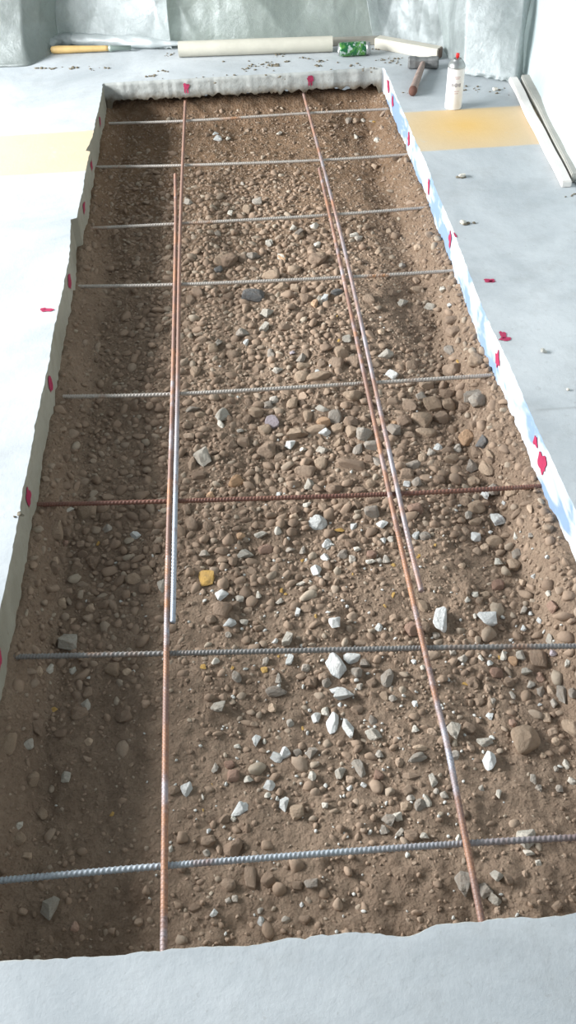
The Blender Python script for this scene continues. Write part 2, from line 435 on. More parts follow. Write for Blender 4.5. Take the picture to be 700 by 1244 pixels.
for j in range(gy):
    for i in range(gx):
        a = j*(gx+1)+i; F.append((a, a+1, a+gx+2, a+gx+1))
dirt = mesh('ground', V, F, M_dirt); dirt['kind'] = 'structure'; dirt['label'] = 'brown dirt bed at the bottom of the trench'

# ---------------------------------------------------------------- stone prototypes
def ico(sub):
    bm = bmesh.new(); bmesh.ops.create_icosphere(bm, subdivisions=sub, radius=1)
    v = [x.co.copy() for x in bm.verts]; f = [tuple(q.index for q in p.verts) for p in bm.faces]; bm.free(); return v, f
IV3, IF3 = ico(4); IV1, IF1 = ico(2)
def norm_mesh(me):
    xs = [v.co for v in me.vertices]
    for k in range(3):
        lo = min(c[k] for c in xs); hi = max(c[k] for c in xs); mid = (lo+hi)/2; s = 2/(hi-lo)
        for c in xs: c[k] = (c[k]-mid)*s
    me.update()
def planes(seed, n, lo, hi):
    r_ = random.Random(seed*17+3); return [(Vector([r_.gauss(0, 1) for _ in range(3)]).normalized(), r_.uniform(lo, hi)) for _ in range(n)]
def clip(c, pl, k=.12):
    for nn, d in pl:
        e = c.dot(nn)-d
        if e > 0: c = c-nn*e*(1-k)
    return c
def rounded(seed):
    v = []; pl = planes(seed, 6, .62, .88)
    for c in IV3:
        q = 1+.22*noise.noise(c*1.1+Vector((seed*7.1, 0, 0)))+.08*noise.noise(c*2.7+Vector((0, seed*3.3, 0)))
        c2 = c*q; p = 2.6                                            # slightly squared off
        n_ = (abs(c.x)**p+abs(c.y)**p+abs(c.z)**p)**(1/p)
        v.append(clip(c2/n_, pl)*(1+.02*noise.noise(c*6)))
    me = bpy.data.meshes.new('pebble'); me.from_pydata([tuple(c) for c in v], [], IF3)
    me.polygons.foreach_set('use_smooth', [True]*len(me.polygons)); norm_mesh(me); return me
def angular(seed):
    rnd = random.Random(seed*31+5); bm = bmesh.new()
    for k in range(12):
        c = Vector([rnd.gauss(0, 1) for _ in range(3)]).normalized()*rnd.uniform(.75, 1.1)
        bm.verts.new((c.x, c.y, c.z))
    r = bmesh.ops.convex_hull(bm, input=bm.verts[:])
    bmesh.ops.delete(bm, geom=[g for g in r['geom_interior'] if isinstance(g, bmesh.types.BMVert)], context='VERTS')
    bmesh.ops.dissolve_limit(bm, angle_limit=.25, verts=bm.verts[:], edges=bm.edges[:])
    bmesh.ops.bevel(bm, geom=bm.edges[:], offset=.06, segments=1, affect='EDGES', clamp_overlap=True)
    bmesh.ops.triangulate(bm, faces=bm.faces[:])
    bmesh.ops.subdivide_edges(bm, edges=bm.edges[:], cuts=2, use_grid_fill=True)
    bm.normal_update()
    for vv in bm.verts:
        vv.co += vv.co.normalized()*(.07*noise.noise(vv.co*3.5+Vector((seed, 0, 0)))+.03*noise.noise(vv.co*11))
    me = bpy.data.meshes.new('chunk'); bm.to_mesh(me); bm.free(); norm_mesh(me); return me
PROTO = {}
def proto(kind, cls, k):
    key = (kind, cls, k)
    if key not in PROTO:
        me = rounded(k) if kind == 'r' else angular(k)
        me.materials.append(ST[cls]); PROTO[key] = me
    return PROTO[key]

# stones read off the photograph: origin and scale of the region, then x, y, width, height, class
DATA = [
((200, 280, 3.5), "268,125,80,60,B 375,275,95,55,D 435,358,55,48,P 333,428,70,55,G 425,412,45,40,P 455,190,75,45,T 500,112,35,50,O 555,170,45,40,B 650,118,70,60,B 495,235,60,35,T 555,243,40,35,T 445,55,35,40,P 572,20,35,40,G 652,60,28,28,W 605,290,50,55,B 660,305,30,60,P 515,405,60,38,B 580,540,36,45,G 545,520,24,28,L 585,620,65,50,T 655,622,95,42,T 650,598,25,20,W 670,565,40,45,B 590,573,60,35,T 130,600,40,65,T 140,265,45,50,B 290,525,50,45,B 450,520,30,50,G 400,580,45,40,B 155,465,50,30,B 110,290,35,60,B 270,280,40,45,B 228,478,34,50,G 600,520,35,50,B 228,165,35,40,D 347,478,24,26,W 330,115,40,55,B 480,590,45,28,G 385,105,40,35,G 680,290,36,30,W 640,315,32,40,O 205,500,40,40,T 430,440,0,0,B"),
((400, 280, 3.5), "32,262,50,30,D 170,290,45,45,B 312,312,42,38,P 375,252,50,38,T 270,265,40,35,B 385,65,42,28,T 313,147,30,28,G 370,210,28,40,B 425,155,40,40,T 488,215,30,32,P 515,292,24,20,W 435,325,60,30,P 535,335,75,35,B 535,410,60,60,B 222,430,28,35,T 75,460,35,40,P 50,510,55,55,T 240,525,62,35,P 512,502,42,45,G 628,530,62,62,T 535,575,85,70,B 268,608,50,45,W 415,655,55,40,T 105,560,60,60,B 110,500,40,45,B 195,560,40,50,B 620,675,80,50,G 210,85,30,40,T 125,38,30,24,G 30,570,60,50,B 350,575,50,45,B 500,400,30,45,B"),
((200, 460, 3.5), "160,335,65,75,P 245,145,60,60,P 240,195,28,48,P 458,180,58,55,L 425,215,55,55,T 390,140,60,45,T 540,103,50,55,T 585,105,35,40,B 565,228,85,50,T 610,155,40,80,T 645,213,85,38,T 680,230,50,34,W 675,180,55,38,O 535,285,45,40,W 590,300,30,30,P 670,300,50,40,P 665,358,50,65,T 598,395,85,55,B 612,452,45,48,P 490,330,50,42,B 435,300,80,70,B 335,270,50,50,B 288,272,45,45,B 303,437,65,50,O 245,240,45,40,B 155,152,50,32,T 118,122,60,30,G 115,360,32,60,B 97,195,40,40,B 105,245,45,30,B 115,620,45,70,B 182,625,35,50,B 217,335,36,36,T 192,495,36,28,O 150,492,45,40,B 410,665,55,38,P 650,618,82,55,W 605,538,40,22,P 487,488,26,24,W 322,222,30,30,G 145,410,60,32,B 670,130,60,25,P 480,645,30,40,P 555,562,40,40,B 680,545,45,45,B 95,560,30,50,B 550,585,35,30,T 325,670,36,30,O 395,425,30,50,T 465,90,36,32,G 355,100,30,50,B 440,110,36,40,G 350,165,36,40,B 590,70,36,36,B"),
((400, 460, 3.5), "103,65,75,50,T 25,155,55,65,G 92,180,60,45,B 35,210,50,38,T 92,227,50,50,T 148,232,70,75,G 340,110,55,60,B 440,108,70,65,T 503,105,55,60,T 265,60,45,30,B 270,95,50,30,B 395,170,85,75,T 318,178,60,55,B 475,165,60,50,B 413,230,85,35,T 272,185,30,30,O 275,220,55,45,G 585,248,62,60,O 655,245,60,60,D 640,60,85,70,G 505,60,60,45,B 412,25,55,45,T 40,270,45,40,T 120,300,40,50,G 180,280,60,45,G 95,360,120,50,B 170,340,40,35,B 205,350,30,50,G 355,365,65,35,G 430,310,40,32,G 465,290,40,30,W 395,335,32,50,T 330,405,55,55,B 520,340,60,42,T 605,372,60,60,G 670,365,55,80,T 630,305,50,60,B 615,437,50,40,T 468,430,50,45,B 365,550,60,48,R 180,560,60,55,G 105,627,30,40,W 228,620,45,45,W 370,672,35,30,W 665,497,34,35,W 620,680,45,40,W 625,545,65,50,T 580,520,50,45,B 595,580,30,45,G 130,475,60,40,B 175,445,40,40,T 25,465,70,45,B 295,315,50,45,B 185,515,60,30,B 118,535,36,45,B 545,295,35,35,G 235,690,20,30,W 262,685,25,30,G 575,120,55,50,B 370,440,40,36,G 330,445,28,28,W 395,75,50,42,G 690,330,40,36,B 340,240,50,30,B 620,190,40,36,B 690,300,30,50,T"),
((200, 640, 3.5), "245,290,52,50,W 245,352,72,65,B 275,408,55,34,W 318,307,38,24,P 355,355,36,32,B 300,335,40,40,B 338,405,34,30,P 520,478,55,50,P 565,362,28,38,W 530,563,40,45,W 340,115,65,40,P 172,115,42,32,G 430,95,60,40,R 535,95,40,30,G 650,188,50,55,W 685,125,40,40,W 690,65,45,50,W 485,645,26,55,G 305,638,36,55,G 215,570,36,30,P 605,350,50,36,B 195,392,45,40,B 490,318,35,25,P 400,292,22,35,P 625,655,60,45,B 675,635,40,35,B 470,485,24,22,W 272,460,26,24,G 430,575,25,34,G 580,240,35,20,P 590,105,24,45,G 370,185,40,45,B 600,600,34,34,G"),
((400, 640, 3.5), "22,408,48,50,W 212,430,32,30,W 478,400,75,88,W 620,52,30,30,P 408,40,50,40,G 30,590,85,100,W 95,560,75,45,W 45,695,80,35,W 245,640,55,80,G 120,618,45,45,G 355,430,60,60,R 405,425,45,50,B 120,95,30,26,P 98,138,28,34,G 182,115,42,36,R 178,150,45,30,P 215,143,22,22,G 243,138,34,42,G 92,68,45,40,B 58,115,45,38,G 550,145,40,36,B 565,165,30,26,T 400,335,36,50,T 360,575,20,20,W 527,535,30,30,G 570,560,40,30,G 660,290,40,32,T 620,290,28,30,P 275,385,36,36,B 180,660,40,45,B 150,580,45,40,G 400,600,24,24,P 640,315,40,30,B 455,460,30,30,G 130,495,50,30,B"),
((200, 820, 3.5), "230,148,70,38,P 475,70,85,45,G 458,145,32,36,T 388,283,36,45,W 425,283,16,22,P 510,327,45,50,W 480,350,58,45,W 565,330,36,44,G 625,330,46,50,G 648,180,42,46,W 685,158,36,40,P 95,488,48,58,W 275,378,45,40,R 292,428,50,50,R 445,472,48,40,W 440,512,30,26,P 358,445,40,36,P 510,553,45,60,W 562,583,58,66,T 318,568,75,52,W 293,612,24,26,P 255,610,45,40,B 188,664,18,22,W 628,430,34,34,P 683,555,26,26,P 162,518,12,28,P 385,210,40,30,B 625,30,45,45,B 215,395,30,45,G 690,30,40,50,G 310,303,30,20,P 535,205,30,34,G 40,490,50,40,B"),
((400, 820, 3.5), "60,82,85,50,W 15,205,52,85,W 80,225,42,95,W 185,190,32,50,G 190,250,70,50,P 47,125,18,22,W 365,122,24,28,W 367,230,30,32,P 530,240,60,65,P 533,342,40,36,G 683,182,32,28,W 665,285,70,40,P 680,368,55,72,W 595,225,50,45,B 375,350,80,35,G 385,310,60,25,T 350,430,70,30,B 50,420,46,46,P 128,400,42,75,G 88,483,28,22,W 147,465,26,26,W 90,443,36,36,B 215,335,36,36,G 300,368,36,40,B 443,448,32,60,P 415,535,30,55,P 387,550,45,55,G 330,560,50,45,T 290,605,40,36,P 255,625,60,45,G 235,655,40,40,G 350,680,55,50,B 335,490,40,40,B 455,495,24,24,G 235,90,34,45,T 270,98,30,30,G 300,670,36,36,G 210,425,40,40,R 350,520,40,30,G 405,685,40,30,P 640,115,40,40,B 690,115,30,50,B 130,50,30,30,G 610,30,50,36,B 490,510,36,30,G 120,145,50,40,B 437,240,36,36,B"),
((560, 560, 5.0), "228,358,88,98,W 332,90,85,85,T 75,120,65,65,T 205,165,90,80,G 40,235,60,60,T 95,275,90,75,T 45,330,40,55,G 205,485,95,80,T 342,553,55,60,G 225,613,55,48,P 325,625,80,80,T 428,250,32,85,T 528,412,60,55,T 180,435,26,26,W 262,255,26,26,W 533,552,30,26,W 335,440,30,50,P 285,210,36,36,B 148,255,50,40,B 90,370,80,45,T 30,420,40,60,B 270,280,60,36,B 145,525,50,50,T 430,430,40,30,G 450,670,34,26,W 600,470,0,0,G"),
((560, 700, 5.0), "165,253,95,98,W 570,148,75,75,R 555,350,50,65,P 480,263,34,36,W 378,315,34,36,W 428,225,34,28,W 178,528,38,38,W 470,500,100,105,B 318,515,60,55,O 365,480,55,60,P 215,585,80,65,R 290,640,60,60,B 550,52,38,36,P 378,35,40,50,T 85,120,36,34,P 615,715,70,130,G 690,690,60,80,G 485,700,50,70,G 555,690,50,55,T 395,580,70,45,P 90,245,28,40,P 255,485,40,55,P 565,460,45,40,L 305,390,30,20,W 480,778,30,20,W 325,285,60,50,B 225,50,70,60,R 150,115,60,50,T 195,140,50,50,B 380,205,45,45,G 75,650,60,70,B 160,690,50,60,B 190,770,40,60,G 480,610,50,60,R 315,720,30,60,G 425,660,60,45,G 40,145,36,50,P 120,500,24,44,P 650,515,40,45,P 565,770,40,60,G 270,780,0,0,B"),
((560, 860, 5.0), "400,195,165,165,T 50,125,70,60,B 680,120,100,130,T 315,90,45,50,R 575,205,50,48,T 230,525,36,55,P 60,245,45,50,B 640,345,40,60,P 125,490,30,45,G 675,445,50,50,P 520,60,50,60,T 560,145,60,50,B 500,290,36,36,T 580,370,30,40,G 475,490,40,40,G 600,485,45,45,G 440,430,36,60,G"),
((540, 1000, 4.375), "440,80,100,100,P 450,160,60,40,P 100,325,90,110,G 220,355,70,85,G 280,280,60,60,P 268,410,65,60,P 75,80,30,50,P 600,440,60,50,B 285,465,40,40,B 340,300,50,50,B 500,210,30,30,P 685,400,40,40,B 430,270,30,40,B 545,270,0,0,B"),
((0, 1000, 3.5), "215,365,82,85,P 78,52,52,56,T 115,137,40,26,T 95,375,40,30,B 320,440,34,40,R 590,420,34,34,B 45,400,40,50,B 475,460,30,26,B"),
((200, 1000, 3.5), "290,100,80,75,B 185,75,60,45,B 232,108,25,50,B 365,230,50,95,B 270,265,60,60,B 440,240,60,60,B 565,265,45,35,B 625,255,55,45,G 210,383,34,32,W 130,360,50,40,B 410,420,30,36,W 408,372,26,24,G 583,348,18,18,W 25,112,18,34,P 595,410,50,40,B 300,322,26,30,G 270,328,24,24,G 180,125,36,30,G 515,410,36,30,G 435,365,0,0,B"),
((40, 560, 4.118), "270,250,105,95,T 360,275,65,60,B 100,290,60,95,T 185,245,45,32,P 510,370,58,42,W 160,370,60,50,B 370,345,50,36,G 300,520,65,60,B 460,525,55,50,B 500,585,70,65,T 570,550,60,55,T 645,625,40,70,P 560,640,60,50,B 430,280,36,36,B 250,460,50,40,B 90,500,60,60,B 215,520,60,50,B 140,710,50,40,T 620,440,40,50,B 555,270,50,60,B 240,415,40,40,B 360,405,40,34,B"),
((0, 780, 3.5), "213,118,38,38,P 308,122,30,30,P 478,118,60,60,T 540,122,40,36,T 365,272,38,50,P 335,300,70,60,B 525,315,65,50,B 155,365,60,60,B 108,402,45,55,P 258,388,50,35,B 130,575,65,55,T 278,577,45,42,P 375,425,40,30,T 370,495,40,24,B 65,750,34,30,P 180,730,40,50,T 160,112,34,40,T 30,400,50,90,T 620,265,36,36,B 375,215,36,50,B 145,300,30,30,B"),
((0, 650, 5.183), "430,675,110,100,P 340,670,70,60,T 565,455,60,50,T 410,60,40,40,R 380,440,70,50,T 340,140,40,50,T 450,540,50,50,B"),
((200, 80, 4.375), "283,383,45,34,W 268,355,35,22,W 338,390,30,28,P 612,362,30,26,P 440,340,26,22,B 530,335,26,22,B"),
((340, 80, 4.375), "365,290,32,40,G 442,293,22,34,P 403,375,22,34,P 520,382,36,26,P 488,355,20,36,T 408,265,42,28,T 490,265,18,28,G 545,315,22,30,B 300,320,30,24,B"),
((0, 180, 2.0), "625,130,24,22,G 600,148,20,28,T 590,88,12,12,G 457,130,20,16,G 612,262,30,22,G 560,160,14,14,P 540,270,44,32,T 655,230,16,18,P 530,208,18,14,G 520,190,14,12,T 685,265,20,26,P 640,205,20,14,B 480,280,16,16,B"),
((350, 180, 2.0), "210,45,18,18,T 176,78,18,7,P 160,213,22,10,P 72,235,16,14,P 220,250,14,22,T 318,238,22,13,T 25,215,26,20,T 75,265,36,34,T 15,295,32,30,T 245,200,12,14,T 65,190,22,16,P 12,195,18,14,P 175,222,14,10,P 340,285,30,20,T"),
]
CHIPS = [((200, 640, 3.5), "175,218,70,60 585,140,14,18 498,272,14,18 515,288,14,10 643,380,12,16 485,555,12,12 288,600,16,16 423,612,30,26 165,595,26,18"),
 ((400, 640, 3.5), "45,15,42,18 275,162,22,14 380,125,16,24 450,75,10,16 236,338,12,18 585,668,26,10 272,292,14,26 100,200,8,12"),
 ((200, 820, 3.5), "588,225,12,18 202,463,10,18 163,575,8,14"), ((400, 280, 3.5), "550,540,14,16 32,370,9,12 40,462,12,14"),
 ((0, 780, 3.5), "230,285,26,20 475,730,18,18"), ((40, 560, 4.118), "326,415,18,20"), ((560, 700, 5.0), "30,652,40,18 232,495,16,26"), ((340, 80, 4.375), "505,235,22,14")]

ORD = ['first', 'second', 'third', 'fourth', 'fifth', 'sixth', 'seventh', 'eighth', 'ninth', 'tenth', 'eleventh', 'twelfth', 'thirteenth', 'fourteenth', 'fifteenth', 'sixteenth', 'seventeenth', 'eighteenth', 'nineteenth', 'twentieth']
LONG_L = [(225, 125), (212, 460), (203, 700), (199, 1148)]; LONG_R = [(370, 122), (412, 280), (452, 480), (487, 640), (521, 820), (585, 1112)]
def interp(pts, y):
    for (xa, ya), (xb, yb) in zip(pts, pts[1:]):
        if y <= yb: return xa+(xb-xa)*(y-ya)/(yb-ya)
    return pts[-1][0]
BARPX = [[(135, 150), (225, 147), (368, 138), (465, 133)], [(120, 203), (222, 201), (385, 195), (495, 188)], [(120, 277), (215, 272), (390, 262), (523, 252)],
 [(100, 348), (210, 346), (400, 338), (552, 329)], [(75, 482), (210, 479), (440, 466), (598, 456)], [(50, 613), (205, 609), (480, 600), (650, 591)],
 [(20, 798), (200, 794), (530, 787), (700, 785)], [(0, 1070), (200, 1052), (560, 1025), (700, 1018)]]
def bar_y(k, px):
    P = BARPX[k]
    for (xa, ya), (xb, yb) in zip(P, P[1:]):
        if px <= xb: break
    return ya+(yb-ya)*(px-xa)/(xb-xa)
def cell(px, py):
    col = 'left of long bars' if px < interp(LONG_L, py) else ('right of long bars' if px > interp(LONG_R, py) else 'between long bars')
    bay = sum(1 for k in range(8) if bar_y(k, px) < py)
    return bay, col
COLN = {'W': 'chalky white', 'P': 'pale cream', 'G': 'grey', 'D': 'dark grey', 'L': 'lilac grey', 'T': 'tan', 'B': 'dusty brown', 'R': 'reddish brown', 'O': 'orange tan', 'Y': 'yellow'}
rg = random.Random(5)
placed = []   # x, y, r
records = []
def put(px, py, wp, hp, cls, kind=None, flat=None):
    c = at(px, py, ZB+.01); d = depth(c); s = d/FPX
    el = abs((c-Vector((0, 0, H))).normalized().z)
    w = wp*s/2*1.1; hp *= 1.1; t0 = .72 if flat is None else flat
    # the height seen in the photo is half footprint, half thickness of the stone
    h = hp*s/2/math.sqrt(el**2+(t0*math.sqrt(1-el*el))**2)
    h = min(h, 2.2*w)
    th = t0*min(w, h)
    zg = ground(c.x, c.y)
    c = at(px, py, zg+th*.35); zg = ground(c.x, c.y)
    kind = kind or ('a' if cls in 'WP' or (cls in 'GY' and rg.random() < .5) else ('a' if rg.random() < .12 else 'r'))
    k = rg.randrange(10 if kind == 'a' else 12)
    o = link('stone', proto(kind, cls, k))
    flip = rg.choice((0, math.pi)); o.rotation_euler = (rg.uniform(-.18, .18), rg.uniform(-.18, .18), flip+rg.uniform(-.3, .3))
    o.scale = (w, h, th); o.location = (c.x, c.y, zg+th*(.34 if cls in 'WPY' else (.2 if cls != 'B' else .1)))
    placed.append((c.x, c.y, max(w, h))); records.append((o, px, py, w, h, cls, kind)); return o
for (ox, oy, s), txt in DATA:
    for tok in txt.split():
        a, b, w, h, cl = tok.split(','); w = float(w); h = float(h)
        if w == 0: continue
        put(ox+float(a)/s, oy+float(b)/s, w/s, h/s, cl)
for (ox, oy, s), txt in CHIPS:
    for tok in txt.split():
        a, b, w, h = map(float, tok.split(',')); put(ox+a/s, oy+b/s, w/s, h/s, 'Y', 'a', .3)
# the flat pale stone and flaky slab keep a thin profile
c_ = at(606, 497, -.125); kn = link('stone', proto('r', 'P', 3)); kn.name = 'bank_stone'; kn.location = c_; kn.scale = (.013, .010, .009)
tag(kn, 'pale rounded stone stuck in the dirt bank just under the right slab edge', 'stone')
# names, labels, groups
NAMES = {'W': 'mortar_chunk', 'Y': 'paint_chip'}
order = sorted([r for r in records if r[5] not in 'WY'], key=lambda r: -(r[3]*r[4]/depth(r[0].location)**2))
rest = order[290:]; gone = set(id(r) for r in rest)
records = [r for r in records if id(r) not in gone]
SV, SF, SM = [], [], []; CLS = list(ST)
for r in rest:
    o = r[0]; mw = Matrix.LocRotScale(o.location, o.rotation_euler, o.scale); b0 = len(SV)
    SV += [tuple(mw @ v.co) for v in o.data.vertices]
    for p in o.data.polygons: SF.append(tuple(q+b0 for q in p.vertices)); SM.append(CLS.index(r[5]))
    bpy.data.objects.remove(o)
sp_ = mesh('small_pebbles', SV, SF, [ST[c] for c in CLS]); sp_.data.polygons.foreach_set('material_index', SM)
tag(sp_, 'smaller loose pebbles scattered among the larger ones in the trench', 'pebbles', kind='stuff')
buckets = {}
for rec in records:
    o, px, py, w, h, cls, kind = rec
    bay, col = cell(px, py)
    rr = (w+h)/2
    size = 'large' if rr > .019 else ('small' if rr < .009 else 'medium')
    buckets.setdefault((bay, col, cls, size), []).append(rec)
def place_words(bay, col):
    return f"{col}, {ORD[bay]} bay from far end" if bay < 8 else f"{col}, bay beside near slab"
for (bay, col, cls, size), recs in buckets.items():
    noun = {'W': 'mortar chunk', 'Y': 'chip'}.get(cls, 'pebble')
    base = f"{size} {COLN[cls]} {noun} {place_words(bay, col)}"
    recs.sort(key=lambda r: r[1])
    nn = len(recs)
    for i, rec in enumerate(recs):
        o = rec[0]
        o.name = NAMES.get(cls, 'pebble'); lab = base
        if nn > 1: lab += ', leftmost' if i == 0 else (', rightmost' if i == nn-1 else f', {ORD[i]} from left')
        if len(lab.split()) > 16: lab = lab.replace('chalky white', 'white').replace('dusty brown', 'brown')
        tag(o, lab, {'W': 'rubble', 'Y': 'paint chip'}.get(cls, 'pebble'), {'W': 'white mortar chunks in the trench', 'Y': 'yellow chips in the trench'}.get(cls, 'pebbles on the trench bed'))

# ---------------------------------------------------------------- fine gravel: far too many to count, one object
DENS = [(400, 420, 130, 95, 1.0), (430, 540, 150, 75, 1.3), (300, 350, 80, 80, .8), (290, 560, 90, 70, .9), (130, 680, 80, 90, 1.0), (590, 640, 90, 70, .7),
 (620, 800, 80, 60, .8), (555, 350, 18, 50, .8), (590, 440, 20, 40, .8), (640, 560, 25, 50, .8), (670, 660, 30, 50, .8), (680, 780, 30, 60, .6), (60,700,30,90,.6), (450, 960, 90, 60, .35), (110, 850, 70, 60, .4), (390, 700, 90, 60, .5), (300, 260, 120, 40, .45), (600, 430, 40, 50, .7), (320, 680, 80, 50, .5), (380,850,80,60,.35)]
HOLE = [(480, 370, 45, 55), (300, 180, 120, 18), (240, 755, 40, 28), (560, 700, 60, 30), (260, 920, 50, 40), (120, 950, 60, 60), (620, 960, 50, 30), (420, 240, 60, 25), (470,730,40,25)]
def dens(px, py):
    d = .17+sum(a*math.exp(-((px-cx)/sx)**2/2-((py-cy)/sy)**2/2) for cx, cy, sx, sy, a in DENS)
    for cx, cy, sx, sy in HOLE: d *= 1-.85*math.exp(-((px-cx)/sx)**2/2-((py-cy)/sy)**2/2)
    if py > 820: d *= .65
    return min(1.15, d)
PV, PF = [], []
GV = {}
def near_placed(x, y, r):
    ix, iy = int(x/.05), int(y/.05)
    for a in (ix-1, ix, ix+1):
        for b in (iy-1, iy, iy+1):
            for (qx, qy, qr) in GV.get((a, b), ()):
                if (qx-x)**2+(qy-y)**2 < (qr*.85+r*.75)**2: return True
    return False
for q in placed: GV.setdefault((int(q[0]/.05), int(q[1]/.05)), []).append(q)
rs = random.Random(77)
shapes = []
for k in range(24):
    sh = []; pl = planes(k+200, 7, .5, .85)
    for c in IV1:
        q = 1+.3*noise.noise(c*1.2+Vector((k*5.3, 0, 0)))+.12*noise.noise(c*3+Vector((0, k*5.3, 0)))
        sh.append(clip(c*q, pl, .05))
    shapes.append(sh)
cnt = 0; tries = 0
def add_peb(x, y, r, V_, F_, emb=.35):
    sh = rs.choice(shapes); sx, sy, sz = r*rs.uniform(.85, 1.6), r*rs.uniform(.7, 1.15), r*rs.uniform(.5, .95)
    a = rs.uniform(0, 6.28); ca, sa = math.cos(a), math.sin(a); tl = rs.uniform(-.35, .35)
    z0 = ground(x, y)+sz*emb; base = len(V_)
    for c in sh:
        X, Y, Z = c.x*sx, c.y*sy, c.z*sz; Z += X*tl
        V_.append((x+X*ca-Y*sa, y+X*sa+Y*ca, z0+Z))
    for f in IF1: F_.append((f[0]+base, f[1]+base, f[2]+base))
for radius_lo, radius_hi, N, dpow in ((.011, .017, 3500, 2.0), (.0075, .012, 9000, 1.5), (.0045, .008, 20000, .95), (.0022, .0045, 30000, .4)):
    for _ in range(N):
        x = rs.uniform(XL+.01, XR-.005); y = rs.uniform(YN, YF-.01)
        px, py = pix((x, y, ZB))
        if not (-20 < px < 720 and 60 < py < 1200): continue
        if rs.random() > dens(px, py)**dpow*.9: continue
        r = rs.uniform(radius_lo, radius_hi)
        if near_placed(x, y, r): continue
        add_peb(x, y, r, PV, PF, rs.uniform(-.35, .28)); cnt += 1
        if r > .0042: GV.setdefault((int(x/.05), int(y/.05)), []).append((x, y, r))
print('gravel', cnt)
gr = mesh('gravel', PV, PF, M_gravel)
tag(gr, 'fine brown gravel strewn over the dirt of the trench bed', 'gravel', kind='stuff')
PV, PF = [], []
for _ in range(420):
    px, py = rs.gauss(430, 150), rs.gauss(790, 170)
    c = at(px, py, ZB)
    if XL+.03 < c.x < XR-.02 and YN+.02 < c.y < YF-.1: add_peb(c.x, c.y, rs.uniform(.0018, .0045), PV, PF, .6)
gt = mesh('grit', PV, PF, M_grit)
tag(gt, 'tiny pale mortar grit scattered over the trench bed', 'grit', kind='stuff')

# ---------------------------------------------------------------- reinforcing bars
RB = .006
def rebar(pts, mat, label, group, name='rebar', rr=RB):
    "ribbed bar along world points"
    pts = [Vector(p) for p in pts]; L = [0]
    for a, b in zip(pts, pts[1:]): L.append(L[-1]+(b-a).length)
    def pos(s):
        for k in range(len(pts)-1):
            if s <= L[k+1] or k == len(pts)-2: break
        t = (s-L[k])/(L[k+1]-L[k]); p0 = pts[max(k-1, 0)]; p1 = pts[k]; p2 = pts[k+1]; p3 = pts[min(k+2, len(pts)-1)]
        return p1.lerp(p2, t) if len(pts) == 2 else .5*((2*p1)+(p2-p0)*t+(2*p0-5*p1+4*p2-p3)*t*t+(3*p1-p0-3*p2+p3)*t**3)
    tot = L[-1]; st = .0016; N = int(tot/st); n = 14; V, F = [], []
    up = Vector((0, 0, 1))
    org = pts[0].copy()
    for i in range(N+1):
        s = tot*i/N; p = pos(s); d = (pos(min(tot, s+.01))-pos(max(0, s-.01))).normalized(); sd = d.cross(up).normalized(); u2 = sd.cross(d)
        for k in range(n):
            a = 2*math.pi*k/n
            ph = ((s + .0022*math.cos(a)*1.0*(1 if math.sin(a) > 0 else -1)) / .0075) % 1
            rib = max(0, math.cos((ph-.5)*2*math.pi))**3 * min(1, abs(math.sin(a))*2.2)
            side = max(0, abs(math.cos(a))-.9)*8
            r_ = rr*(.86 + .30*rib + .14*side)
            V.append(p-org+sd*(r_*math.cos(a))+u2*(r_*math.sin(a)))
    for i in range(N):
        for k in range(n): F.append((i*n+k, i*n+(k+1) % n, (i+1)*n+(k+1) % n, (i+1)*n+k))
    F.append(tuple(range(n-1, -1, -1))); F.append(tuple(N*n+k for k in range(n)))
    o = mesh(name, V, F, mat, loc=org)
    return tag(o, label, 'steel bar', group)
ZT = -.102; ZLONG = ZT+.0125
CL = ['nearest to the far slab edge', 'second from the far slab edge', 'third from the far slab edge', 'fourth from the far slab edge', 'fifth from the far slab edge', 'dark rusty, sixth from the far slab edge', 'seventh from the far slab edge', 'bluish, nearest to the near slab edge']
mats = [M_steel, M_steel, M_steel, M_steel, M_steel, M_brown, M_dull, M_near]
for k in range(8):
    P = [at(a, b, ZT) for a, b in BARPX[k]]
    d0 = (P[1]-P[0]).normalized(); d1 = (P[-1]-P[-2]).normalized()
    s0 = P[0]+d0*((XL-.02-P[0].x)/d0.x); s1 = P[-1]+d1*((XR+.025-P[-1].x)/d1.x)
    Q = [s0]+P[1:3]+[s1]
    rebar(Q, mats[k], f'ribbed steel cross bar, {CL[k]}', 'cross bars over the trench')
def longbar(px, mat, label, ext0=False, ext1=False, z=ZLONG, rr=RB):
    P = [at(a, b, z) for a, b in px]
    if ext0: d = (P[0]-P[1]).normalized(); P[0] = P[0]+d*((YF+.03-P[0].y)/d.y)
    if ext1: d = (P[-1]-P[-2]).normalized(); P[-1] = P[-1]+d*((YN-.04-P[-1].y)/d.y)
    rebar(P, mat, label, 'long bars over the trench', rr=rr)
longbar([(225, 128), (219, 280), (216, 465), (212, 660), (210, 756)], M_half, 'silvery long bar on the left running out from the far slab', ext0=True)
longbar([(213, 212), (213.5, 280), (210, 465), (204.5, 660), (201.5, 850), (199, 1148)], M_rust, 'rusty long bar on the left running under the near slab edge', ext1=True)
longbar([(371, 122), (413, 280), (458, 480), (493, 640), (512, 718)], M_mauve, 'long ribbed bar on the right running out from the far slab', ext0=True)
longbar([(388, 205), (405, 280), (448, 480), (482, 640), (523, 820), (543, 903), (562, 1000), (584, 1112)], M_rust, 'rusty orange long bar on the right running under the near slab edge', ext1=True)

